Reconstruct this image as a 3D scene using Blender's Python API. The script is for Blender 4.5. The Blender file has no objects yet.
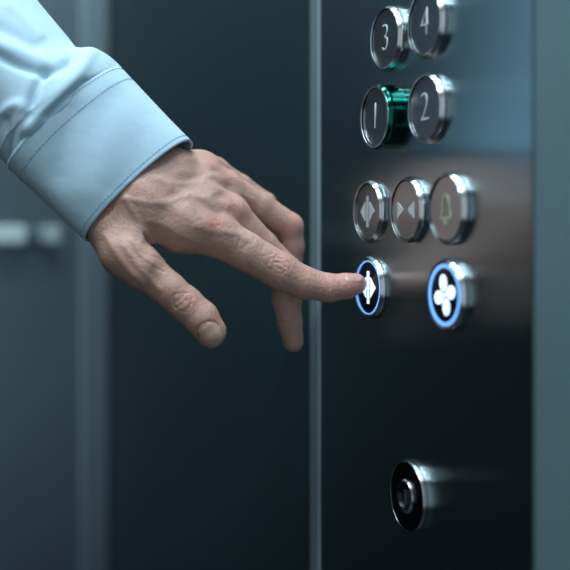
import bpy, bmesh, math, random
import numpy as np
from mathutils import Vector, Matrix
random.seed(4); np.random.seed(4)
scene = bpy.context.scene
COL = scene.collection

# ------------------------------------------------------------------ frame of the place
F = 1232.0; CZ = 1.15; HY = 231.0; Y0 = 0.77
def P(x, y, D=0.0):
    """point seen at (x, y) of the photograph, D millimetres nearer than the pressed button"""
    Y = Y0 - D * 0.001
    return Vector(((x - 285) / F * Y, Y, CZ - (y - HY) / F * Y))
ALPHA = math.radians(22.7)
S_ = Vector((math.sin(ALPHA), -math.cos(ALPHA), 0))      # along side wall, towards the viewer
A_ = -S_                                                 # along side wall, into the cab
N_ = Vector((-math.cos(ALPHA), -math.sin(ALPHA), 0))     # out of the side wall
P0 = P(368, 288); P0 = Vector((P0.x, P0.y, 0))
def W(a, n, z=0.0):
    v = P0 + A_ * a + N_ * n
    return Vector((v.x, v.y, z))
def on_plane(x, y, n):
    """where the ray through (x, y) meets the plane parallel to the side wall at height n"""
    d = Vector(((x - 285) / F, 1, -(y - HY) / F)); o = Vector((0, 0, CZ))
    t = (P0 + N_ * n - Vector((o.x, o.y, 0))).dot(N_) / d.dot(N_)
    return o + d * t

# ------------------------------------------------------------------ materials
def newmat(name):
    m = bpy.data.materials.new(name); m.use_nodes = True
    nt = m.node_tree; b = nt.nodes['Principled BSDF']
    return m, nt, b
def rgb(r, g, b): return (r, g, b, 1)
def simple(name, col, rough=.5, metal=0, spec=.5, bump=None, emis=None, estr=0):
    m, nt, b = newmat(name)
    b.inputs['Base Color'].default_value = rgb(*col)
    b.inputs['Roughness'].default_value = rough
    b.inputs['Metallic'].default_value = metal
    b.inputs['Specular IOR Level'].default_value = spec
    if emis:
        b.inputs['Emission Color'].default_value = rgb(*emis); b.inputs['Emission Strength'].default_value = estr
    if bump:
        tc = nt.nodes.new('ShaderNodeTexCoord'); nz = nt.nodes.new('ShaderNodeTexNoise'); bp = nt.nodes.new('ShaderNodeBump')
        nz.inputs['Scale'].default_value = bump[0]; nz.inputs['Detail'].default_value = 4
        bp.inputs['Strength'].default_value = bump[1]; bp.inputs['Distance'].default_value = bump[2]
        nt.links.new(tc.outputs['Object'], nz.inputs['Vector']); nt.links.new(nz.outputs['Fac'], bp.inputs['Height'])
        nt.links.new(bp.outputs['Normal'], b.inputs['Normal'])
    return m
def brushed(name, col, rough, aniso, rot=0.0, var=.12, scale=(900, 900, 6)):
    m, nt, b = newmat(name)
    b.inputs['Metallic'].default_value = 1
    b.inputs['Anisotropic'].default_value = aniso; b.inputs['Anisotropic Rotation'].default_value = rot
    tg = nt.nodes.new('ShaderNodeTangent'); tg.direction_type = 'RADIAL'; tg.axis = 'Z'
    nt.links.new(tg.outputs['Tangent'], b.inputs['Tangent'])
    tc = nt.nodes.new('ShaderNodeTexCoord'); mp = nt.nodes.new('ShaderNodeMapping'); nz = nt.nodes.new('ShaderNodeTexNoise')
    mp.inputs['Scale'].default_value = scale; nz.inputs['Scale'].default_value = 1; nz.inputs['Detail'].default_value = 3
    nt.links.new(tc.outputs['Object'], mp.inputs['Vector']); nt.links.new(mp.outputs['Vector'], nz.inputs['Vector'])
    mr = nt.nodes.new('ShaderNodeMapRange'); mr.inputs['To Min'].default_value = rough * (1 - var); mr.inputs['To Max'].default_value = rough * (1 + var)
    nt.links.new(nz.outputs['Fac'], mr.inputs['Value']); nt.links.new(mr.outputs['Result'], b.inputs['Roughness'])
    mx = nt.nodes.new('ShaderNodeMix'); mx.data_type = 'RGBA'
    mx.inputs['A'].default_value = rgb(*[c * (1 - var) for c in col]); mx.inputs['B'].default_value = rgb(*[min(1, c * (1 + var)) for c in col])
    nt.links.new(nz.outputs['Fac'], mx.inputs['Factor']); nt.links.new(mx.outputs['Result'], b.inputs['Base Color'])
    return m
M = {}
M['panel'] = brushed('dark_mirror_brushed_steel', (.34, .44, .49), .235, .92)
M['wall_dark'] = simple('dark_teal_laminate', (.009, .027, .033), .5, 0, .32, (700, .25, .0004))
M['wall_back'] = simple('charcoal_laminate', (.006, .011, .013), .5, 0, .25)
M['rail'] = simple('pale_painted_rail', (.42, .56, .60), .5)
M['rail_dim'] = simple('dimmed_rail', (.26, .36, .40), .5)  # same rail; its dimmer stretch is put into a darker colour
M['edge_paint'] = simple('pale_edge_trim', (.24, .33, .36), .4)
M['jamb'] = brushed('grey_brushed_steel', (.17, .26, .31), .45, .3)
M['pillar'] = brushed('satin_pillar_steel', (.27, .39, .45), .45, .3)
M['satin'] = brushed('satin_steel', (.60, .70, .73), .42, .3)
M['trim'] = simple('pale_satin_metal_paint', (.105, .165, .195), .5)
M['return'] = simple('satin_blue_grey_metal', (.088, .162, .192), .5)
M['chrome'] = simple('polished_steel', (.42, .47, .48), .23, 1)
M['edge'] = simple('bright_edge_steel', (.80, .84, .85), .28, 1)
M['face'] = simple('grey_metal_button_face', (.37, .42, .46), .30, 1)
M['face_black'] = simple('black_button_glass', (.006, .008, .012), .12, 0)
M['mark'] = simple('pale_grey_print', (.42, .48, .50), .5)
M['mark_green'] = simple('olive_green_print', (.34, .42, .30), .5)
M['green'] = simple('green_anodised_metal', (.003, .085, .065), .16, 1)
M['lit_blue'] = simple('lit_blue_ring', (.1, .3, .8), .4, 0, .5, None, (.16, .42, .95), 1.0)
M['lit_white'] = simple('lit_white_symbol', (.8, .85, 1), .4, 0, .5, None, (.62, .78, 1.0), 1.05)
M['black'] = simple('black_metal', (.012, .016, .018), .30, 1)
M['black_plastic'] = simple('black_gasket', (.01, .012, .013), .5)
M['ceil'] = simple('white_ceiling_panel', (.30, .34, .36), .6, 0, .5, (40, .1, .001))
M['floor'] = simple('dark_rubber_floor', (.03, .035, .04), .55, 0, .5, (300, .3, .001))
M['lamp'] = simple('lit_lamp_lens', (.9, .95, 1), .4, 0, .5, None, (.85, .95, 1.0), 12)
M['thread'] = simple('blue_sewing_thread', (.12, .27, .38), .8)

def skin_mat():
    m, nt, b = newmat('skin')
    N = nt.nodes; L = nt.links
    tc = N.new('ShaderNodeTexCoord')
    n1 = N.new('ShaderNodeTexNoise'); n1.inputs['Scale'].default_value = 60; n1.inputs['Detail'].default_value = 4
    L.new(tc.outputs['Object'], n1.inputs['Vector'])
    base = N.new('ShaderNodeMix'); base.data_type = 'RGBA'
    base.inputs['A'].default_value = (.38, .222, .176, 1); base.inputs['B'].default_value = (.52, .335, .278, 1)
    L.new(n1.outputs['Fac'], base.inputs['Factor'])
    at = N.new('ShaderNodeAttribute'); at.attribute_name = 'redness'
    mx = N.new('ShaderNodeMix'); mx.data_type = 'RGBA'; mx.inputs['B'].default_value = (.52, .17, .15, 1)
    L.new(at.outputs['Fac'], mx.inputs['Factor']); L.new(base.outputs['Result'], mx.inputs['A'])
    at2 = N.new('ShaderNodeAttribute'); at2.attribute_name = 'vein'
    mx2 = N.new('ShaderNodeMix'); mx2.data_type = 'RGBA'; mx2.inputs['B'].default_value = (.34, .26, .24, 1)
    L.new(at2.outputs['Fac'], mx2.inputs['Factor']); L.new(mx.outputs['Result'], mx2.inputs['A'])
    L.new(mx2.outputs['Result'], b.inputs['Base Color'])
    b.inputs['Roughness'].default_value = .47; b.inputs['Specular IOR Level'].default_value = .45
    b.inputs['Subsurface Weight'].default_value = .10
    b.inputs['Subsurface Radius'].default_value = (1, .35, .2); b.inputs['Subsurface Scale'].default_value = .003
    vo = N.new('ShaderNodeTexVoronoi'); vo.feature = 'DISTANCE_TO_EDGE'; vo.inputs['Scale'].default_value = 900
    n2 = N.new('ShaderNodeTexNoise'); n2.inputs['Scale'].default_value = 500; n2.inputs['Detail'].default_value = 5
    n3 = N.new('ShaderNodeTexNoise'); n3.inputs['Scale'].default_value = 110; n3.inputs['Detail'].default_value = 3
    for t in (vo, n2, n3): L.new(tc.outputs['Object'], t.inputs['Vector'])
    a1 = N.new('ShaderNodeMath'); a1.operation = 'MULTIPLY_ADD'; a1.inputs[1].default_value = .6
    L.new(vo.outputs['Distance'], a1.inputs[0]); L.new(n2.outputs['Fac'], a1.inputs[2])
    a2 = N.new('ShaderNodeMath'); a2.operation = 'MULTIPLY_ADD'; a2.inputs[1].default_value = .7
    L.new(n3.outputs['Fac'], a2.inputs[0]); L.new(a1.outputs[0], a2.inputs[2])
    bp = N.new('ShaderNodeBump'); bp.inputs['Strength'].default_value = .55; bp.inputs['Distance'].default_value = .0009
    L.new(a2.outputs[0], bp.inputs['Height']); L.new(bp.outputs['Normal'], b.inputs['Normal'])
    return m
M['skin'] = skin_mat()
M['nail'] = simple('fingernail', (.45, .29, .245), .36, 0, .5, (90, .1, .0003))
def cloth_mat():
    m, nt, b = newmat('light_blue_cotton')
    N = nt.nodes; L = nt.links
    b.inputs['Base Color'].default_value = (.37, .555, .665, 1); b.inputs['Roughness'].default_value = .85
    b.inputs['Specular IOR Level'].default_value = .2; b.inputs['Sheen Weight'].default_value = .15
    tc = N.new('ShaderNodeTexCoord')
    wv = N.new('ShaderNodeTexNoise'); wv.inputs['Scale'].default_value = 1400; wv.inputs['Detail'].default_value = 2
    n2 = N.new('ShaderNodeTexNoise'); n2.inputs['Scale'].default_value = 45; n2.inputs['Detail'].default_value = 3
    for t in (wv, n2): L.new(tc.outputs['Object'], t.inputs['Vector'])
    b1 = N.new('ShaderNodeBump'); b1.inputs['Strength'].default_value = .35; b1.inputs['Distance'].default_value = .0003
    b2 = N.new('ShaderNodeBump'); b2.inputs['Strength'].default_value = .35; b2.inputs['Distance'].default_value = .0025
    L.new(wv.outputs['Fac'], b1.inputs['Height']); L.new(n2.outputs['Fac'], b2.inputs['Height'])
    L.new(b1.outputs['Normal'], b2.inputs['Normal']); L.new(b2.outputs['Normal'], b.inputs['Normal'])
    return m
M['cloth'] = cloth_mat()

# ------------------------------------------------------------------ helpers
def link(name, me, mat, parent=None, smooth=True, mw=None):
    o = bpy.data.objects.new(name, me); COL.objects.link(o)
    if mat: me.materials.append(mat)
    if smooth:
        for p in me.polygons: p.use_smooth = True
    if parent: o.parent = parent
    if mw is not None: o.matrix_world = mw if parent is None else o.matrix_world
    return o
def mesh(name, verts, faces):
    me = bpy.data.meshes.new(name); me.from_pydata([tuple(v) for v in verts], [], faces); me.update(); return me
def bmobj(name, bm, mat, parent=None, smooth=False):
    me = bpy.data.meshes.new(name); bmesh.ops.recalc_face_normals(bm, faces=bm.faces); bm.to_mesh(me); bm.free()
    return link(name, me, mat, parent, smooth)
def tag(o, label=None, cat=None, group=None, kind=None):
    for k, v in (('label', label), ('category', cat), ('group', group), ('kind', kind)):
        if v: o[k] = v
    return o
def wall_box(name, a0, a1, n0, n1, z0, z1, mat, bevel=.0, parent=None, kind=None):
    """box aligned with the cab, mesh local to its own centre so its tangents follow the sheet"""
    c = W((a0 + a1) / 2, (n0 + n1) / 2, (z0 + z1) / 2)
    bm = bmesh.new(); bmesh.ops.create_cube(bm, size=1)
    for v in bm.verts:
        v.co = Vector((v.co.x * abs(a1 - a0), v.co.y * abs(n1 - n0), v.co.z * (z1 - z0)))
    if bevel: bmesh.ops.bevel(bm, geom=bm.edges[:], offset=bevel, segments=2, affect='EDGES', profile=.6)
    o = bmobj(name, bm, mat)
    R = Matrix((( A_.x, N_.x, 0), (A_.y, N_.y, 0), (0, 0, 1))).to_4x4()
    if R.determinant() < 0:
        me = o.data
        for v in me.vertices: v.co.x = -v.co.x
        me.flip_normals()
        R = Matrix((( -A_.x, N_.x, 0), (-A_.y, N_.y, 0), (0, 0, 1))).to_4x4()
    o.matrix_world = Matrix.Translation(c) @ R
    if kind: o['kind'] = kind
    if parent:
        o.parent = parent; o.matrix_parent_inverse = parent.matrix_world.inverted()
    return o

# ------------------------------------------------------------------ cab
A0c, A1c, NW, ZT = -1.05, .66, 1.35, 2.25
PN = -.0040                        # panel surface
def a_at(x, n): return (on_plane(x, HY, n) - P0).dot(A_)
PA0, PA1 = a_at(533, PN), a_at(318.3, PN)          # control panel extent along the wall
wall_box('floor', A0c - .1, A1c + .1, -.1, NW + .1, -.05, 0, M['floor'], kind='structure')
wall_box('ceiling', A0c - .1, A1c + .1, -.1, NW + .1, ZT, ZT + .05, M['ceil'], kind='structure')
TR = a_at(310, PN) - PA1
wall_box('wall_right', PA1 + TR, A1c + .03, -.06, PN - .001, 0, ZT, M['wall_dark'], kind='structure')
wall_box('trim_1', PA1 + .0005, PA1 + TR - .0005, -.05, PN + .0005, 0, ZT, M['trim'], bevel=.0012, kind='structure')
wall_box('wall_behind_panel', PA0, PA1, -.06, PN - .005, 0, ZT, M['black_plastic'], kind='structure')
wall_box('wall_front_return', A0c, a_at(533, PN + .004), -.06, PN + .004, 0, ZT, M['return'], bevel=.002, kind='structure')
wall_box('wall_back', A1c, A1c + .05, -.06, NW, 0, ZT, M['wall_back'], kind='structure')
wall_box('trim_3', A1c - .006, A1c + .001, -.012, .16, 0, ZT, M['jamb'], kind='structure')
wall_box('trim_2', A1c - .012, A1c, PN, .030, 0, ZT, M['pillar'], bevel=.004, kind='structure')
wall_box('wall_left', A0c, A1c + .03, NW, NW + .05, 0, ZT, M['wall_back'], kind='structure')
wall_box('wall_front', A0c - .05, A0c, -.06, .12, 0, ZT, M['wall_back'], kind='structure')
wall_box('wall_front', A0c - .05, A0c, 1.20, NW + .05, 0, ZT, M['wall_back'], kind='structure')
wall_box('wall_front', A0c - .05, A0c, .12, 1.20, 2.05, ZT, M['wall_back'], kind='structure')
# added soft fill: unseen area lamp in an invented doorway behind the viewer
dl = bpy.data.lights.new('rear_fill', 'AREA'); dl.shape = 'RECTANGLE'; dl.size = 1.06; dl.size_y = 1.5; dl.energy = 4; dl.color = (.84, .94, 1)
dlo = bpy.data.objects.new('rear_fill', dl); COL.objects.link(dlo); dlo.location = W(A0c - .08, .66, 1.25)
dlo.rotation_euler = Vector((-A_.x, -A_.y, 0)).to_track_quat('Z', 'Y').to_euler()

cp = wall_box('control_panel', PA0, PA1, PN - .004, PN, .5, 1.95, M['panel'], bevel=.0008)
tag(cp, 'tall dark mirror-finish brushed steel lift control panel plate behind all the buttons', 'control panel')

bpy.context.view_layer.update()
wall_box('edge_strip', PA1 - .0030, PA1 - .0002, PN - .003, PN + .0006, .5, 1.95, M['edge_paint'], .0002, cp)
# horizontal steel rail across the back wall at eye height
zr = CZ - .005
rail = bpy.data.objects.new('wall_rail', None); COL.objects.link(rail); rail.location = W(A1c, .3, zr)
tag(rail, 'pale steel rail running across the back wall of the lift, blurred, behind the cuff', 'rail')
bpy.context.view_layer.update()
def rail_n(x):   # n where pixel column x meets the front of the rail
    d = Vector(((x - 285) / F, 1, 0)); t = (A1c - .025 + P0.dot(A_)) / d.dot(A_); return (d * t - P0).dot(N_)
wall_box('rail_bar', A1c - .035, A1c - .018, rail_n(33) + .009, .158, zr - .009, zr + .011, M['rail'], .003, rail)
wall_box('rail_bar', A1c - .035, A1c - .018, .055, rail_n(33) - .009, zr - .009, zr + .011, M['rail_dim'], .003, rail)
wall_box('bracket', A1c - .02, A1c, rail_n(33) - .02, rail_n(33) + .02, zr - .008, zr + .008, M['jamb'], .002, rail)
wall_box('bracket', A1c - .02, A1c, rail_n(33) + .055, rail_n(33) + .085, zr - .008, zr + .008, M['jamb'], .002, rail)

# ------------------------------------------------------------------ lamps in the ceiling
def lamp(a, n, power, r=.06, label=''):
    e = bpy.data.objects.new('ceiling_light', None); COL.objects.link(e); e.location = W(a, n, ZT)
    tag(e, label, 'ceiling light', 'round downlights in the lift ceiling')
    bm = bmesh.new(); bmesh.ops.create_circle(bm, segments=48, radius=r, cap_ends=True)
    o = bmobj('lens', bm, M['lamp'], e); o.location = (0, 0, -.004)
    pr = [(r, -.003), (r + .002, -.008), (r + .012, -.007), (r + .016, -.001), (r + .014, 0), (r, 0)]
    lathe('rim', pr, M['chrome'], e)
    l = bpy.data.lights.new('downlight', 'AREA'); l.shape = 'DISK'; l.size = 2 * r; l.energy = power; l.color = (.86, .95, 1)
    lo = bpy.data.objects.new('lamp_glow', l); COL.objects.link(lo); lo.location = W(a, n, ZT - .012)
def lathe(name, prof, mat, parent, segs=72, mats=None):
    vs, fs = [], []
    n = len(prof)
    for (r, h) in prof:
        for k in range(segs):
            t = 2 * math.pi * k / segs
            vs.append((r * math.cos(t), r * math.sin(t), h))
    for i in range(n - 1):
        for k in range(segs):
            k2 = (k + 1) % segs
            fs.append((i * segs + k, i * segs + k2, (i + 1) * segs + k2, (i + 1) * segs + k))
    me = mesh(name, vs, fs)
    bm = bmesh.new(); bm.from_mesh(me); bmesh.ops.recalc_face_normals(bm, faces=bm.faces); bm.to_mesh(me); bm.free()
    o = link(name, me, mat, parent)
    md = o.modifiers.new('edge', 'EDGE_SPLIT'); md.split_angle = math.radians(38)
    return o
LAMPS = [(.34, .20, 3.2), (.34, .60, 2.2), (.34, 1.02, 1.8), (-.12, .20, 6.0), (-.12, .60, 4.2), (-.12, 1.02, 2.6), (-.58, .20, 5.2), (-.58, .60, 5)]
for i, (a, n, p) in enumerate(LAMPS):
    lamp(a, n, p, label='round recessed downlight in the lift ceiling above the panel')

# ------------------------------------------------------------------ buttons
def disc(name, r, h, mat, parent, r_in=None, thick=.0006, segs=72):
    if r_in is None:
        return lathe(name, [(0.00001, h + thick), (r * .5, h + thick), (r, h + thick), (r, h)], mat, parent, segs)
    return lathe(name, [(r_in, h), (r_in, h + thick), (r, h + thick), (r, h)], mat, parent, segs)
def poly(name, loops, h, mat, parent, thick=.0004):
    bm = bmesh.new()
    for lp in loops:
        b = [bm.verts.new((x, y, h)) for x, y in lp]; t = [bm.verts.new((x, y, h + thick)) for x, y in lp]
        bm.faces.new(t); bm.faces.new(b[::-1])
        for i in range(len(lp)):
            j = (i + 1) % len(lp); bm.faces.new((b[i], b[j], t[j], t[i]))
    return bmobj(name, bm, mat, parent)
def digit(ch, size, h, mat, parent):
    cu = bpy.data.curves.new('digit', 'FONT'); cu.body = ch; cu.size = size; cu.align_x = 'CENTER'; cu.align_y = 'CENTER'
    cu.extrude = .0002; cu.resolution_u = 6; cu.offset = -.00055
    t = bpy.data.objects.new('tmp', cu); COL.objects.link(t)
    dg = bpy.context.evaluated_depsgraph_get(); me = bpy.data.meshes.new_from_object(t.evaluated_get(dg))
    bpy.data.objects.remove(t)
    me.transform(Matrix.Translation((0, 0, h + .0002)) @ Matrix.Diagonal((.92, 1, 1, 1)))
    return link('digit', me, mat, parent, False)
BR = .0198
def button(x, y, n, name, label, group, face='face', bezel='chrome', lit=False, sc=1.0, body='chrome'):
    c = on_plane(x, y, n)
    e = bpy.data.objects.new(name, None); COL.objects.link(e)
    hb = n - PN                                        # height of the face above the panel
    z = Vector((0, 0, 1))
    Rm = Matrix((( S_.x, 0, N_.x), (S_.y, 0, N_.y), (0, 1, 0))).to_4x4()
    e.matrix_world = Matrix.Translation(c - N_ * hb) @ Rm
    tag(e, label, 'button', group)
    R = BR * sc; fr = R * .895
    # stepped steel bezel: thin bright lip, chamfer, shoulder and skirt
    pr = [(fr, hb - .0012), (fr, hb + .0003), (fr + .0005, hb + .0005), (R - .0005, hb - .0012), (R, hb - .0019),
          (R, hb - .0027), (R - .0006, hb - .0029), (R - .0006, hb - .0031), (R + .0002, hb - .0034), (R + .0002, 0)]
    lathe('bezel', pr, M[bezel], e)
    disc('gasket', fr - .0001, hb - .0016, M['black_plastic'], e)
    disc('button_face', fr - .0007, hb - .0012, M[face], e)
    if lit: disc('light_ring', fr - .0008, hb - .0005, M['lit_blue'], e, r_in=fr - .0004 - lit)
    return e, hb - .0006, fr
def sym_open(e, h, s, mat):
    L = [[(-.0029 * s, .0062 * s), (-.0096 * s, 0), (-.0029 * s, -.0062 * s)], [(.0029 * s, -.0062 * s), (.0096 * s, 0), (.0029 * s, .0062 * s)],
         [(-.0013 * s, -.0098 * s), (-.0004 * s, -.0098 * s), (-.0004 * s, .0098 * s), (-.0013 * s, .0098 * s)],
         [(.0004 * s, -.0098 * s), (.0013 * s, -.0098 * s), (.0013 * s, .0098 * s), (.0004 * s, .0098 * s)]]
    return poly('symbol', L, h, mat, e)
FG = 'round floor buttons on the control panel'
e, h, r = button(384.5, 38.5, .0020, 'lift_button', 'round steel lift button marked 3, left one of the top row', FG); digit('3', .024, h, M['mark'], e)
e, h, r = button(424, 23, .0015, 'lift_button', 'round steel lift button marked 4, cut by the top edge of the photo', FG, sc=1.04); digit('4', .024, h, M['mark'], e)
e, h, r = button(374.5, 117, .0085, 'lift_button', 'round lift button marked 1 with a shiny green side', FG, bezel='green'); digit('1', .024, h, M['mark'], e)
disc('lip', r + .0009, h + .0007, M['edge'], e, r_in=r - .0003)
e, h, r = button(424, 108, .001, 'lift_button', 'round steel lift button marked 2, beside the green-sided button', FG, sc=1.02); digit('2', .024, h, M['mark'], e)
DG = 'round function buttons below the floor buttons'
e, h, r = button(366.8, 211.5, 0, 'lift_button', 'unlit round steel button with a door-open arrow symbol, directly above the pressed one', DG); sym_open(e, h, 1, M['mark'])
e, h, r = button(405, 210, .0008, 'lift_button', 'round steel button with two triangles facing each other, middle of its row of three', DG)
poly('symbol', [[(-.0104, .0046), (-.0098, .0048), (-.0034, .0008), (-.0034, -.0008), (-.0098, -.0048), (-.0104, -.0046)],
                [(.0104, -.0046), (.0098, -.0048), (.0034, -.0008), (.0034, .0008), (.0098, .0048), (.0104, .0046)]], h, M['mark'], e)
e, h, r = button(445, 208.5, .001, 'lift_button', 'round steel alarm button with a greenish bell symbol, right end of its row', DG, sc=1.02)
bell = [(-.0058, -.0052), (-.0058, -.0040), (-.0042, -.0024), (-.0040, .0020), (-.0030, .0052), (-.0010, .0068), (-.0010, .0084), (.0010, .0084), (.0010, .0068),
        (.0030, .0052), (.0040, .0020), (.0042, -.0024), (.0058, -.0040), (.0058, -.0052)]
def outline(lp, k):
    q = []
    for i in range(len(lp)):
        j = (i + 1) % len(lp)
        a = Vector(lp[i]); b = Vector(lp[j]); d = (b - a); d.normalize(); nn = Vector((-d.y, d.x)) * k
        q.append([tuple(a - nn - d * k), tuple(b - nn + d * k), tuple(b + nn + d * k), tuple(a + nn - d * k)])
    return q
poly('symbol', outline(bell, .00055) + [[(-.0016, -.0088), (.0016, -.0088), (.0022, -.0066), (-.0022, -.0066)]], h, M['mark_green'], e)
e, h, r = button(367.5, 287.5, 0, 'lift_button', 'lit blue-ringed door-open button being pressed by the fingertip', DG, face='face_black', lit=.0012); sym_open(e, h, 1.04, M['lit_white'])
e, h, r = button(444, 295, .001, 'lift_button', 'lit blue-ringed button with a glowing white fan symbol', DG, face='face_black', lit=.0026, sc=1.02)
pet = []
for k in range(4):
    t0 = k * math.pi / 2 + .25
    c0 = Vector((math.cos(t0), math.sin(t0))) * .0068; lp = []
    for j in range(20):
        t = 2 * math.pi * j / 20; q = Vector((.0048 * math.cos(t), .0039 * math.sin(t)))
        rr = t0 - .15; lp.append((c0.x + q.x * math.cos(rr) - q.y * math.sin(rr), c0.y + q.x * math.sin(rr) + q.y * math.cos(rr)))
    pet.append(lp)
pet.append([(.0015 * math.cos(2 * math.pi * j / 16), .0015 * math.sin(2 * math.pi * j / 16)) for j in range(16)])
poly('symbol', pet, h, M['lit_white'], e, .0003)
# key switch
c = on_plane(405.5, 496.5, PN + .005)
ks = bpy.data.objects.new('key_switch', None); COL.objects.link(ks)
Rm = Matrix((( S_.x, 0, N_.x), (S_.y, 0, N_.y), (0, 1, 0))).to_4x4()
ks.matrix_world = Matrix.Translation(c - N_ * .005) @ Rm
tag(ks, 'round black key switch with a steel rim near the bottom of the control panel', 'key switch')
lathe('rim', [(.0199, .0040), (.0200, .0045), (.0204, .0044), (.0208, .0034), (.0208, .0024), (.0202, .0022), (.0202, .0017), (.0210, .0014), (.0210, 0)], M['chrome'], ks)
disc('face', .0199, .0036, M['black'], ks)
lathe('lock_ring', [(.0078, .0040), (.0078, .0056), (.0092, .0060), (.0100, .0050), (.0100, .0040)], M['chrome'], ks)
disc('lock_core', .0074, .0041, M['black'], ks)
poly('keyhole', [[(-.0012, -.0045), (.0012, -.0045), (.0012, .0040), (-.0012, .0040)]], .0048, M['face'], ks, .0012)

# ------------------------------------------------------------------ hand (implicit surface, then sculpted strokes)
def ch(*pts):      # chain of tapered capsules; pts = (x, y, D, r in picture pixels)
    out = []
    for p in pts:
        q = P(p[0], p[1], p[2]); out.append((np.array(q), p[3] * q.y / F))
    return [(out[i], out[i + 1]) for i in range(len(out) - 1)]
PALM = []
PALM += ch((150, 212, 36, 26), (182, 224, 30, 26), (214, 234, 23, 22))          # index metacarpal
PALM += ch((160, 192, 28, 24), (198, 203, 18, 22), (231, 213, 8, 17.5))         # middle
PALM += ch((168, 176, 18, 21), (198, 180, 5, 20), (226, 186, -6, 15))           # ring
PALM += ch((178, 168, 6, 18), (200, 171, -8, 18), (214, 172, -20, 14.5))        # little
PALM += ch((150, 220, 16, 26), (196, 214, 2, 24), (222, 206, -8, 20))           # palm flesh
PALM += ch((110, 225, 40, 22), (138, 197, 32, 31), (168, 170, 20, 24))           # wrist
PALM += ch((113, 234, 38, 21), (125, 251, 43, 23), (141, 266, 46, 21))          # thumb base
PALM += ch((130, 232, 38, 21), (144, 232, 30, 15))                              # web
THUMB = ch((125, 251, 42, 22.5), (143, 268, 44, 20), (168, 289, 44, 17.2), (185, 303.5, 42, 17.3), (201, 318, 41, 17.2), (210.5, 331.5, 40, 16))
INDEX = ch((214, 234, 23, 22), (245, 251, 18, 19.2), (281, 271.5, 13, 18.4), (304, 283, 9.5, 16.2), (329, 288, 6, 14), (346, 286.2, 4, 12.6), (355.5, 284, 2.6, 10.8))
MIDDLE = ch((231, 213, 8, 17), (262, 246, -2, 15.5), (287.5, 273, -10, 16), (286.5, 300, -11, 14.6), (289.5, 322, -12, 12.6), (293, 341.5, -13, 10.6))
RING = ch((226, 186, -6, 15), (260, 207, -18, 14.5), (289.5, 226.5, -27, 13.6), (291.5, 246, -31, 12.6), (290, 270, -34, 12), (287, 290, -36, 10.5))
LITTLE = ch((214, 172, -20, 14.5), (240, 186, -34, 11.5), (265, 203.5, -45, 11), (270, 226, -49, 10.5), (274, 244, -51, 9.5))
ARM = ch((140, 196, 22, 32), (100, 152, 22, 36), (30, 82, 14, 44), (-150, -90, -10, 52))
def sdc(p, seg):
    (a, ra), (b, rb) = seg
    ab = b - a; t = np.clip(((p - a) @ ab) / (ab @ ab), 0, 1)
    d = p - a - t[:, None] * ab
    return np.sqrt((d * d).sum(1)) - (ra + t * (rb - ra))
def smin(a, b, k):
    h = np.maximum(k - np.abs(a - b), 0) / k
    return np.minimum(a, b) - h * h * k * .25
def group(p, segs, k):
    d = sdc(p, segs[0])
    for s in segs[1:]: d = smin(d, sdc(p, s), k)
    return d
def sdf(p):
    palm = group(p, PALM, .007)
    palm = smin(palm, group(p, ARM, .004), .012)
    tot = smin(palm, group(p, THUMB, .0025), .004)
    for f, k in ((INDEX, .004), (MIDDLE, .004), (RING, .004), (LITTLE, .004)):
        fd = smin(palm, group(p, f, .0022), k)
        tot = smin(tot, fd, .0009)
    return tot
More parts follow.
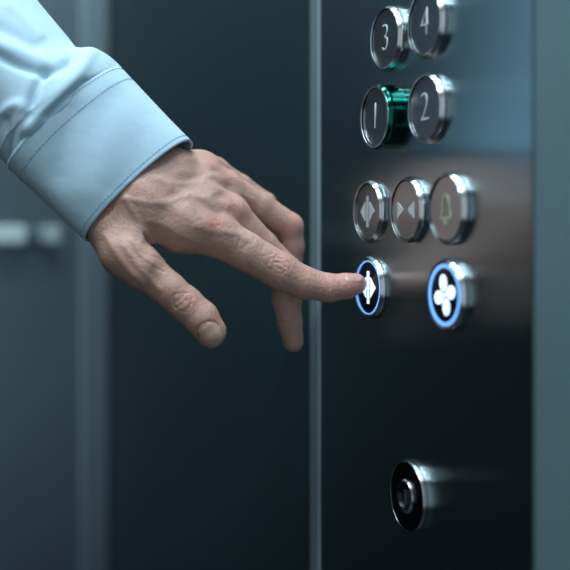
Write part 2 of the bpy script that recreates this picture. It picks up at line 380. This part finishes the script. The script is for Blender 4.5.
def surface_nets(lo, hi, h, fn):
    n = np.ceil((hi - lo) / h).astype(int) + 1
    B = 8; nb = (n + B - 1) // B; n = nb * B
    cx = [lo[i] + (np.arange(nb[i]) * B + (B - 1) / 2) * h for i in range(3)]
    C = np.stack(np.meshgrid(*cx, indexing='ij'), -1).reshape(-1, 3)
    fc = fn(C); rad = B * h * .87 + .004
    act = np.abs(fc) < rad
    V = np.where(fc < 0, -1.0, 1.0).reshape(nb)
    V = np.repeat(np.repeat(np.repeat(V, B, 0), B, 1), B, 2)
    off = np.stack(np.meshgrid(*[(np.arange(B) - (B - 1) / 2) * h] * 3, indexing='ij'), -1).reshape(-1, 3)
    ids = np.nonzero(act)[0]; bi = np.stack(np.unravel_index(ids, nb), -1)
    for s in range(0, len(ids), 400):
        c = C[ids[s:s + 400]]; pts = (c[:, None, :] + off[None]).reshape(-1, 3)
        v = fn(pts).reshape(-1, B, B, B)
        for q in range(len(c)):
            x, y, z = bi[s + q] * B; V[x:x + B, y:y + B, z:z + B] = v[q]
    neg = V < 0
    cnt = np.zeros(np.array(V.shape) - 1, int)
    for dx in (0, 1):
        for dy in (0, 1):
            for dz in (0, 1): cnt += neg[dx:dx + cnt.shape[0], dy:dy + cnt.shape[1], dz:dz + cnt.shape[2]]
    cell = (cnt > 0) & (cnt < 8); idx = -np.ones(cnt.shape, int); ci = np.argwhere(cell); idx[cell] = np.arange(len(ci))
    acc = np.zeros((len(ci), 3)); num = np.zeros(len(ci))
    cor = [(a, b, c) for a in (0, 1) for b in (0, 1) for c in (0, 1)]
    for a in cor:
        for ax in range(3):
            if a[ax]: continue
            b = list(a); b[ax] = 1
            va = V[ci[:, 0] + a[0], ci[:, 1] + a[1], ci[:, 2] + a[2]]; vb = V[ci[:, 0] + b[0], ci[:, 1] + b[1], ci[:, 2] + b[2]]
            m = (va < 0) != (vb < 0); t = np.where(m, va / np.where(m, va - vb, 1), 0)
            p = np.array(a, float)[None].repeat(len(ci), 0); p[:, ax] += t
            acc[m] += p[m]; num[m] += 1
    verts = lo + (ci + acc / num[:, None]) * h
    faces = []
    for ax in range(3):
        o1, o2 = [(1, 2), (2, 0), (0, 1)][ax]
        sl0 = [slice(None)] * 3; sl1 = [slice(None)] * 3; sl0[ax] = slice(0, -1); sl1[ax] = slice(1, None)
        e0 = neg[tuple(sl0)]; e1 = neg[tuple(sl1)]
        q = np.argwhere(e0 != e1)
        ok = (q[:, o1] > 0) & (q[:, o2] > 0) & (q[:, o1] < cnt.shape[o1]) & (q[:, o2] < cnt.shape[o2]); q = q[ok]
        inside = e0[tuple(q.T)]
        def g(d1, d2):
            r = q.copy(); r[:, o1] -= d1; r[:, o2] -= d2; return idx[tuple(r.T)]
        f = np.stack([g(1, 1), g(0, 1), g(0, 0), g(1, 0)], -1)
        f[~inside] = f[~inside][:, ::-1]
        f = f[(f >= 0).all(1)]; faces.append(f)
    return verts, np.concatenate(faces)
# bounding box of the hand; the forearm inside the sleeve reaches a little way back
lo = np.array([-.165, .695, CZ - .085]); hi = np.array([.058, .848, CZ + .115])
VOX = .00062
hv, hf = surface_nets(lo, hi, VOX, sdf)
def proj(v):
    return np.stack([285 + F * v[:, 0] / v[:, 1], HY - F * (v[:, 2] - CZ) / v[:, 1]], -1)
def grad(v, h=.0006):
    g = np.stack([sdf(v + np.eye(3)[i] * h) - sdf(v - np.eye(3)[i] * h) for i in range(3)], -1)
    return g / np.maximum(np.linalg.norm(g, axis=1, keepdims=True), 1e-9)
def pdist(q, pl):
    d = np.full(len(q), 1e9)
    for a, b in zip(pl[:-1], pl[1:]):
        a = np.array(a, float); b = np.array(b, float); ab = b - a
        t = np.clip(((q - a) @ ab) / max(ab @ ab, 1e-9), 0, 1)
        d = np.minimum(d, np.linalg.norm(q - a - t[:, None] * ab, axis=1))
    return d
def catmull(pl, n=8):
    p = [np.array(x, float) for x in pl]; p = [2 * p[0] - p[1]] + p + [2 * p[-1] - p[-2]]; out = []
    for i in range(1, len(p) - 2):
        for j in range(n):
            t = j / n
            out.append(.5 * ((2 * p[i]) + (-p[i - 1] + p[i + 1]) * t + (2 * p[i - 1] - 5 * p[i] + 4 * p[i + 1] - p[i + 2]) * t * t + (-p[i - 1] + 3 * p[i] - 3 * p[i + 1] + p[i + 2]) * t ** 3))
    out.append(p[-2]); return out
# strokes: (polyline, width px, height mm)   + ridge, - groove
VEINS = [([(112, 201), (128, 199), (148, 203), (166, 203), (180, 198), (190, 196), (203, 200), (216, 210)], 3.6, .75),
         ([(119, 186), (126, 200), (135, 214), (141, 228), (143, 240)], 3.4, .7),
         ([(150, 176), (168, 183), (186, 184), (200, 182), (212, 176)], 3.4, .6),
         ([(186, 197), (192, 206), (200, 216)], 2.6, .45),
         ([(196, 226), (208, 231), (222, 232), (236, 234), (246, 240)], 3.2, .6),
         ([(205, 198), (222, 190), (238, 192), (252, 200)], 3, .45),
         ([(148, 221), (166, 226), (186, 238), (206, 246)], 3.4, .45)]
TENDONS = [([(106, 236), (117, 254), (130, 271), (143, 282)], 3.6, 1.0),
           ([(124, 246), (134, 260), (146, 275), (160, 289)], 3.2, .75),
           ([(131, 240), (142, 254), (152, 264)], 2.6, .7),
           ([(152, 196), (180, 211), (206, 224)], 6, .8),
           ([(170, 188), (200, 197), (226, 206)], 5, .9),
           ([(178, 172), (200, 174), (222, 180)], 5, .8),
           ([(188, 158), (204, 160), (216, 164)], 4, .6)]
BUMPS = [((213, 228), 12, 1.0), ((234, 208), 10, .9), ((226, 181), 8, 1.0), ((216, 164), 7, .9), ((282, 266), 11, .8), ((185, 303), 12, .25), ((112, 243), 8, .4), ((292, 222), 8, .8), ((268, 199), 6, .5)]
DIPS = [((196, 214), 9, -1.3), ((222, 195), 7, -1.3), ((214, 171), 4.5, -.8), ((185, 188), 9, -.6), ((243, 222), 7, -.4), ((124, 232), 9, -.9), ((170, 214), 9, -.7), ((150, 240), 7, -1.0)]
CREASES = [([(148, 238), (153, 243), (159, 249), (164, 255)], 1.7, -4.2), ([(144, 234), (150, 240)], 1.6, -1.0)]
def arc(cx, cy, rx, ry, rot, t0, t1, n=9):
    r = []
    for i in range(n + 1):
        t = math.radians(t0 + (t1 - t0) * i / n); k = 1 + .16 * math.sin(3.1 * t + rx) + .06 * math.sin(7 * t + ry); x = rx * k * math.cos(t); y = ry * k * math.sin(t); q = math.radians(rot)
        r.append((cx + x * math.cos(q) - y * math.sin(q), cy + x * math.sin(q) + y * math.cos(q)))
    return r
# index middle knuckle: nested wrinkles
for rx, ry, t0, t1, dp in ((4.2, 3.2, 20, 330, -.42), (7.6, 6.5, 110, 262, -.50), (8.4, 7.4, -70, 62, -.45), (11.6, 9.5, 120, 240, -.42), (12, 10, -52, 50, -.32), (15.5, 12, 135, 225, -.3)):
    CREASES.append((arc(280.5, 265.5, rx * 1.1, ry, 26, t0, t1), .85, dp * .68))
CREASES += [([(274, 262), (281, 264), (288, 269)], .8, -.35), ([(276, 268), (282, 271)], .8, -.3)]
# thumb knuckle wrinkles
for rx, ry, t0, t1, dp in ((3.6, 4.2, 80, 290, -.4), (7.0, 9.5, 108, 250, -.5), (6.8, 10, -72, 72, -.5), (11, 12, 120, 240, -.4), (14, 13, 130, 225, -.3), (10.5, 12.5, -50, 50, -.26)):
    CREASES.append((arc(184, 303, rx, ry, 40, t0, t1), .85, dp * .68))
CREASES += [([(176, 308), (182, 304), (188, 299)], .8, -.35), ([(180, 313), (186, 309), (192, 303)], .8, -.3)]
# fingertip, dangling finger, web and wrist folds
CREASES += [([(197, 336), (198, 328), (205, 322.5), (213, 321.5), (219, 325), (223, 331), (222, 338)], 1.2, -.55)]
CREASES += [([(325, 276), (329, 282), (329, 289)], 1.0, -.3), ([(320, 277), (322, 283), (321, 289)], 1.0, -.25), ([(316, 275), (317, 281)], 1.0, -.2),
            ([(276, 321), (283, 322.5), (290, 321.5), (297, 318)], .9, -.6), ([(278, 317), (285, 317)], .9, -.25),
            ([(147, 262), (156, 268), (164, 272)], 1.0, -.3), ([(143, 268), (152, 275)], 1.0, -.25), ([(152, 256), (160, 259), (167, 264)], 1, -.35),
            ([(140, 250), (146, 258)], 1.2, -.4), ([(240, 238), (238, 246), (233, 254)], 1.4, -.25), ([(247, 243), (245, 250)], 1.3, -.25)]
rs = random.Random(9)
for _ in range(60):      # fine skin folds over the knuckles and the wrist
    cx, cy, sp, ang, ln = rs.choice([(233, 208, 7, 60, 7), (213, 226, 9, 60, 8), (292, 219, 6, 70, 6), (245, 246, 8, 100, 6), (150, 258, 9, 25, 8)])
    x = cx + rs.gauss(0, sp); y = cy + rs.gauss(0, sp); an = math.radians(ang + rs.gauss(0, 16)); l = ln * rs.uniform(.4, 1)
    CREASES.append(([(x - l / 2 * math.cos(an), y - l / 2 * math.sin(an)), (x + l / 2 * math.cos(an), y + l / 2 * math.sin(an))], .9, -.16))
def front_weight(v, nrm):
    vd = np.array([0, 0, CZ]) - v; vd /= np.linalg.norm(vd, axis=1, keepdims=True)
    return np.clip(((nrm * vd).sum(1)) * 1.8, 0, 1)
nrm = grad(hv); q = proj(hv); w = front_weight(hv, nrm)
wk = w > .01
disp = np.zeros(len(hv)); vein = np.zeros(len(hv)); red = np.zeros(len(hv))
far = hv[:, 1] > Y0 + .018
def addstroke(pl, wd, amp, smooth=True):
    pp = np.array(catmull(pl) if len(pl) > 2 else pl, float); g = np.zeros(len(q))
    m = ((q > pp.min(0) - wd * 3.2) & (q < pp.max(0) + wd * 3.2)).all(1)
    if m.any(): g[m] = np.exp(-(pdist(q[m], list(pp)) / wd) ** 2)
    return g * amp * .001
for pl, wd, amp in VEINS:
    g = addstroke(pl, wd, amp); disp += g * .78; vein = np.maximum(vein, g / (amp * .001) * .35)
for pl, wd, amp in TENDONS: disp += addstroke(pl, wd * 1.1, amp * .8)
for pl, wd, amp in CREASES: disp += addstroke(pl, wd, amp) * (~far if pl[0][0] > 240 else 1)
for (cx, cy), wd, amp in [(c, a, b * .62) for c, a, b in BUMPS] + [(c, a, b * .75) for c, a, b in DIPS]:
    disp += amp * .001 * np.exp(-((q[:, 0] - cx) ** 2 + (q[:, 1] - cy) ** 2) / wd ** 2)
for cx, cy, wd, am in ((213, 226, 11, .45), (233, 207, 9, .42), (226, 178, 7, .3), (283, 268, 13, .22), (215, 163, 7, .25), (185, 302, 12, .2), (350, 288, 16, .28), (326, 284, 9, .2), (292, 222, 9, .22), (218, 318, 10, .2), (120, 262, 12, .12)):
    red += am * np.exp(-((q[:, 0] - cx) ** 2 + (q[:, 1] - cy) ** 2) / wd ** 2)
w = np.where((pdist(q, [(146, 236), (158, 248), (164, 255)]) < 5) & (hv[:, 1] < Y0), np.maximum(w, .85), w)
hv2 = hv + nrm * (disp * w)[:, None]

ORG = P(140, 196, 22)
def finish_body():
    me = bpy.data.meshes.new('person')
    v = hv2 - np.array(ORG)
    me.vertices.add(len(v)); me.vertices.foreach_set('co', v.astype(np.float32).ravel())
    me.loops.add(hf.size); me.loops.foreach_set('vertex_index', hf.astype(np.int32).ravel())
    me.polygons.add(len(hf)); me.polygons.foreach_set('loop_start', np.arange(0, hf.size, 4, dtype=np.int32))
    me.update(calc_edges=True); me.validate()
    for nm, arr in (('redness', red), ('vein', vein * w)):
        a = me.attributes.new(nm, 'FLOAT', 'POINT'); a.data.foreach_set('value', np.clip(arr, 0, 1).astype(np.float32))
    return me
person = link('person', finish_body(), M['skin']); person.location = ORG
tag(person, 'person in a light blue shirt reaching from the left, index finger on the lit button', 'person')
for p in person.data.polygons: p.use_smooth = True
# close the mesh where the forearm leaves its box
bm = bmesh.new(); bm.from_mesh(person.data)
bnd = [e for e in bm.edges if e.is_boundary]
if bnd: bmesh.ops.holes_fill(bm, edges=bnd, sides=0)
bmesh.ops.recalc_face_normals(bm, faces=bm.faces)
bm.to_mesh(person.data); bm.free()
def child(o):
    o.parent = person; o.matrix_parent_inverse = Matrix.Translation(-ORG)

# ------------------------------------------------------------------ fingernails laid on the fingertips
def nail(cx, cy, ux, uy, hl, hw, D, lift=.0005, far_side=False, tilt=None):
    """centre pixel, direction of the fingertip, half length / half width in pixels"""
    U = Vector((ux, uy)).normalized(); Vv = Vector((-U.y, U.x)); nu, nv = 22, 18
    pts = []; flags = []
    for i in range(nu + 1):
        u = -1 + 2 * i / nu
        for j in range(nv + 1):
            s = -1 + 2 * j / nv
            wid = hw * (1 - .10 * max(0, -u) ** 2) * math.sqrt(max(0.0, 1 - max(0, abs(u) - .45) ** 2 / .55 ** 2 * .75))
            x = cx + U.x * u * hl + Vv.x * s * wid; y = cy + U.y * u * hl + Vv.y * s * wid
            pts.append((x, y)); flags.append((u, s))
    # march along the view rays to the skin
    q = np.array(pts); dirs = np.stack([(q[:, 0] - 285) / F, np.ones(len(q)), -(q[:, 1] - HY) / F], -1)
    t = np.full(len(q), Y0 - D * .001 - .02); o = np.array([0, 0, CZ])
    for _ in range(60):
        f = sdf(o + dirs * t[:, None]); t += np.clip(f, -.004, .004) * .9
    t = np.minimum(t, Y0 - D * .001 + .011)
    p = o + dirs * t[:, None]; g = grad(p)
    fl = np.array(flags)
    rim = np.clip(1 - np.maximum(np.abs(fl[:, 1]) ** 4, np.clip(-fl[:, 0], 0, 1) ** 6), 0, 1)
    off = lift * rim - .00025 * (1 - rim) + .0004 * np.clip(fl[:, 0], 0, 1) ** 2
    top = p + g * off[:, None]; bot = top - g * .0006
    n1 = (nu + 1) * (nv + 1); fs = []
    for i in range(nu):
        for j in range(nv):
            a = i * (nv + 1) + j; b = a + 1; c = a + nv + 2; d = a + nv + 1
            fs.append((a, b, c, d)); fs.append((n1 + d, n1 + c, n1 + b, n1 + a))
    def side(a, b): fs.append((b, a, n1 + a, n1 + b))
    for j in range(nv): side(j, j + 1); side(nu * (nv + 1) + j + 1, nu * (nv + 1) + j)
    for i in range(nu): side((i + 1) * (nv + 1), i * (nv + 1)); side(i * (nv + 1) + nv, (i + 1) * (nv + 1) + nv)
    me = mesh('fingernail', [Vector(x) for x in np.concatenate([top, bot])], fs)
    bm = bmesh.new(); bm.from_mesh(me); bmesh.ops.recalc_face_normals(bm, faces=bm.faces); bm.to_mesh(me); bm.free()
    ob = link('fingernail', me, M['nail']); child(ob); return ob
nail(210.5, 335.5, .74, 1.0, 12.0, 11.2, 41, .00055)
nail(353.5, 278.6, 1, .03, 8.8, 4.6, 4, .0002)

# ------------------------------------------------------------------ shirt sleeve and cuff
def tube_rows(rows, nt, skew=0, pw=1.0):
    """rows: (x, y, D, half width px, half depth mm); cross-section across the arm"""
    rows = [np.array(r, float) for r in rows]
    cen = [P(r[0], r[1], r[2]) for r in rows]; V = []
    for i, r in enumerate(rows):
        a = cen[max(i - 1, 0)]; b = cen[min(i + 1, len(rows) - 1)]
        ax = (b - a).normalized(); ed = Vector((0, -1, 0)); ed = (ed - ax * ed.dot(ax)).normalized(); ep = ax.cross(ed).normalized(); sg = -1 if ep.z > 0 else 1
        hw = r[3] * cen[i].y / F; hd = r[4] * .001
        for k in range(nt):
            t = 2 * math.pi * k / nt
            V.append(cen[i] + ep * hw * math.cos(t) + ed * (hd * math.copysign(abs(math.sin(t)) ** pw, math.sin(t)) + skew * sg * math.cos(t)))
    return V
def dense(rows, n):
    out = []
    pl = [np.array(r, float) for r in rows]
    return [tuple(x) for x in catmull(pl, n)]
def displace(V, n_rows, nt, strokes, bumps=(), edge=0):
    v = np.array([tuple(x) for x in V]).reshape(n_rows, nt, 3)
    du = np.gradient(v, axis=0); dv = np.roll(v, -1, 1) - np.roll(v, 1, 1)
    n = np.cross(du, dv); n /= np.maximum(np.linalg.norm(n, axis=2, keepdims=True), 1e-9)
    cen = v.mean(1, keepdims=True); sg = np.sign(((v - cen) * n).sum(2).mean()); n *= sg
    v = v.reshape(-1, 3); n = n.reshape(-1, 3); q = proj(v); w = front_weight(v, n)
    w = np.clip(w + edge, 0, 1)
    d = np.zeros(len(v))
    for pl, wd, amp in strokes: d += amp * .001 * np.exp(-(pdist(q, catmull(pl) if len(pl) > 2 else pl) / wd) ** 2)
    for (cx, cy), wd, amp in bumps: d += amp * .001 * np.exp(-((q[:, 0] - cx) ** 2 + (q[:, 1] - cy) ** 2) / wd ** 2)
    v = v + n * (d * w)[:, None]
    return v, n
NT = 160
cuff_rows = dense([(140, 190.5, 26, 71.5, 27.5), (116, 167, 25, 72, 31), (92, 143, 23, 73, 34), (68, 119, 22, 74, 38)], 14)
V = tube_rows(cuff_rows, NT, .010, .72)
# the near rim of the opening is drawn back a little towards the elbow
def rimshape(V, nr, sign=1):
    ax = (P(68, 119, 22) - P(141, 191.5, 26)).normalized()
    out = []
    for i in range(nr):
        k = math.exp(-i / 14.0)
        for j in range(NT):
            t = 2 * math.pi * j / NT; out.append(V[i * NT + j] + ax * (.0030 * math.sin(t)) * (.35 + .65 * k))
    return out
V = rimshape(V, len(cuff_rows))
cv, cn = displace(V, len(cuff_rows), NT,
    [([(118, 118), (104, 150), (90, 190)], 16, .9), ([(150, 118), (140, 150), (118, 190)], 15, -.7), ([(70, 110), (62, 140), (60, 175)], 12, -.8), ([(80, 100), (110, 84)], 9, .5)])
nr = len(cuff_rows)
outer = cv; inner = cv - cn * .0014
vs = [Vector(x) for x in np.concatenate([outer, inner])]; fs = []
for i in range(nr - 1):
    for j in range(NT):
        k = (j + 1) % NT
        fs.append((i * NT + j, i * NT + k, (i + 1) * NT + k, (i + 1) * NT + j))
        o2 = nr * NT; fs.append((o2 + (i + 1) * NT + j, o2 + (i + 1) * NT + k, o2 + i * NT + k, o2 + i * NT + j))
for j in range(NT):
    k = (j + 1) % NT; o2 = nr * NT
    fs.append((k, j, o2 + j, o2 + k)); fs.append(((nr - 1) * NT + j, (nr - 1) * NT + k, o2 + (nr - 1) * NT + k, o2 + (nr - 1) * NT + j))
me = mesh('cuff', vs, fs); bm = bmesh.new(); bm.from_mesh(me); bmesh.ops.recalc_face_normals(bm, faces=bm.faces); bm.to_mesh(me); bm.free()
# sleeve body
body_rows = dense([(71, 122, 22.3, 71, 37), (66, 117, 22, 74, 39.5), (60, 110, 21.5, 73.5, 42), (51, 101, 21, 69, 42), (38, 90, 20, 58, 41), (22, 76, 18, 60, 42), (4, 58, 16, 62, 43),
                   (-30, 24, 12, 66, 45), (-90, -34, 5, 70, 48), (-170, -105, -5, 76, 52), (-260, -165, -10, 84, 56), (-400, -235, -12, 96, 64), (-560, -285, -10, 112, 74)], 12)
V = tube_rows(body_rows, NT, .008)
STR = [([(-8, 52), (6, 60), (22, 67), (44, 72), (57, 69), (70, 58)], 4.5, -2.8), ([(45, 72), (38, 84), (33, 98), (29, 114)], 5, -2.8),
       ([(90, 54), (78, 74), (60, 94), (42, 112), (30, 128)], 7.5, 2.3), ([(84, 82), (64, 98), (46, 116)], 4, -1.1),
       ([(-4, 122), (8, 108), (20, 104), (27, 112)], 5, 1.5), ([(20, 110), (22, 130), (17, 152)], 5, 1.3), ([(6, 120), (9, 138), (8, 154)], 5, -1.3),
       ([(-6, 26), (12, 34), (34, 46)], 7, -1.5), ([(-2, 44), (20, 52), (44, 60)], 7, 1.4), ([(8, 4), (24, 18), (40, 36)], 5, 1.0)]
sv, sn = displace(V, len(body_rows), NT, [(a, b, c * 1.15) for a, b, c in STR], [((104, 54), 12, 1.5), ((68, 60), 9, -2.5)], .45)
nb_ = len(body_rows)
vs = [Vector(x) for x in sv]; fs = []
for i in range(nb_ - 1):
    for j in range(NT):
        k = (j + 1) % NT; fs.append((i * NT + j, i * NT + k, (i + 1) * NT + k, (i + 1) * NT + j))
fs.append(tuple((nb_ - 1) * NT + j for j in range(NT)))
me2 = mesh('sleeve', vs, fs); bm = bmesh.new(); bm.from_mesh(me2); bmesh.ops.recalc_face_normals(bm, faces=bm.faces); bm.to_mesh(me2); bm.free()
sleeve = link('sleeve', me2, M['cloth']); child(sleeve)
bpy.context.view_layer.update()
cuff = link('cuff', me, M['cloth']); cuff.parent = sleeve; cuff.matrix_parent_inverse = sleeve.matrix_world.inverted() @ Matrix.Identity(4)
# stitched seams: dashes of thread lying on the cuff
def stitches(row, per=1, name='stitching'):
    i0 = int(row); f = row - i0
    ring = cv.reshape(nr, NT, 3)[i0] * (1 - f) + cv.reshape(nr, NT, 3)[min(i0 + 1, nr - 1)] * f
    nn = cn.reshape(nr, NT, 3)[i0]
    bm = bmesh.new()
    P_ = [Vector(ring[j]) + Vector(nn[j]) * .0001 for j in range(NT)]
    cum = [0]
    for j in range(NT): cum.append(cum[-1] + (P_[(j + 1) % NT] - P_[j]).length)
    def at(s):
        s %= cum[-1]
        for j in range(NT):
            if cum[j + 1] >= s:
                t = (s - cum[j]) / (cum[j + 1] - cum[j]); return P_[j].lerp(P_[(j + 1) % NT], t), Vector(nn[j])
    s = 0
    while s < cum[-1]:
        a, na = at(s); b, _ = at(s + .0016); d = (b - a).normalized(); sd = d.cross(na).normalized()
        r = .00024; ra = []; rb = []
        for m in range(6):
            t = m * math.pi / 3; o = sd * r * math.cos(t) + na * r * math.sin(t)
            ra.append(bm.verts.new(a + o)); rb.append(bm.verts.new(b + o))
        for m in range(6): bm.faces.new((ra[m], ra[(m + 1) % 6], rb[(m + 1) % 6], rb[m]))
        bm.faces.new(ra[::-1]); bm.faces.new(rb); s += .0026
    o = bmobj(name, bm, M['thread']); o.parent = sleeve; o.matrix_parent_inverse = cuff.matrix_parent_inverse.copy()
    return o
stitches(2.6); stitches(35.2); stitches(nr - 1.9)

# ------------------------------------------------------------------ world, camera
w_ = bpy.data.worlds.new('World'); scene.world = w_; w_.use_nodes = True
bg = w_.node_tree.nodes['Background']; bg.inputs['Color'].default_value = (.5, .7, .8, 1); bg.inputs['Strength'].default_value = .02
cam = bpy.data.cameras.new('Camera'); co = bpy.data.objects.new('Camera', cam); COL.objects.link(co)
co.location = (0, 0, CZ); co.rotation_euler = (math.radians(90), 0, 0)
cam.sensor_width = 36; cam.lens = F / 570 * 36; cam.shift_y = -(285 - HY) / 570; cam.clip_start = .01
cam.dof.use_dof = True; cam.dof.focus_distance = .748; cam.dof.aperture_fstop = 3.6
scene.camera = co
vs_ = scene.view_settings; vs_.view_transform = 'Standard'; vs_.look = 'None'; vs_.gamma = 1; vs_.use_curve_mapping = False
vs_.exposure = 0
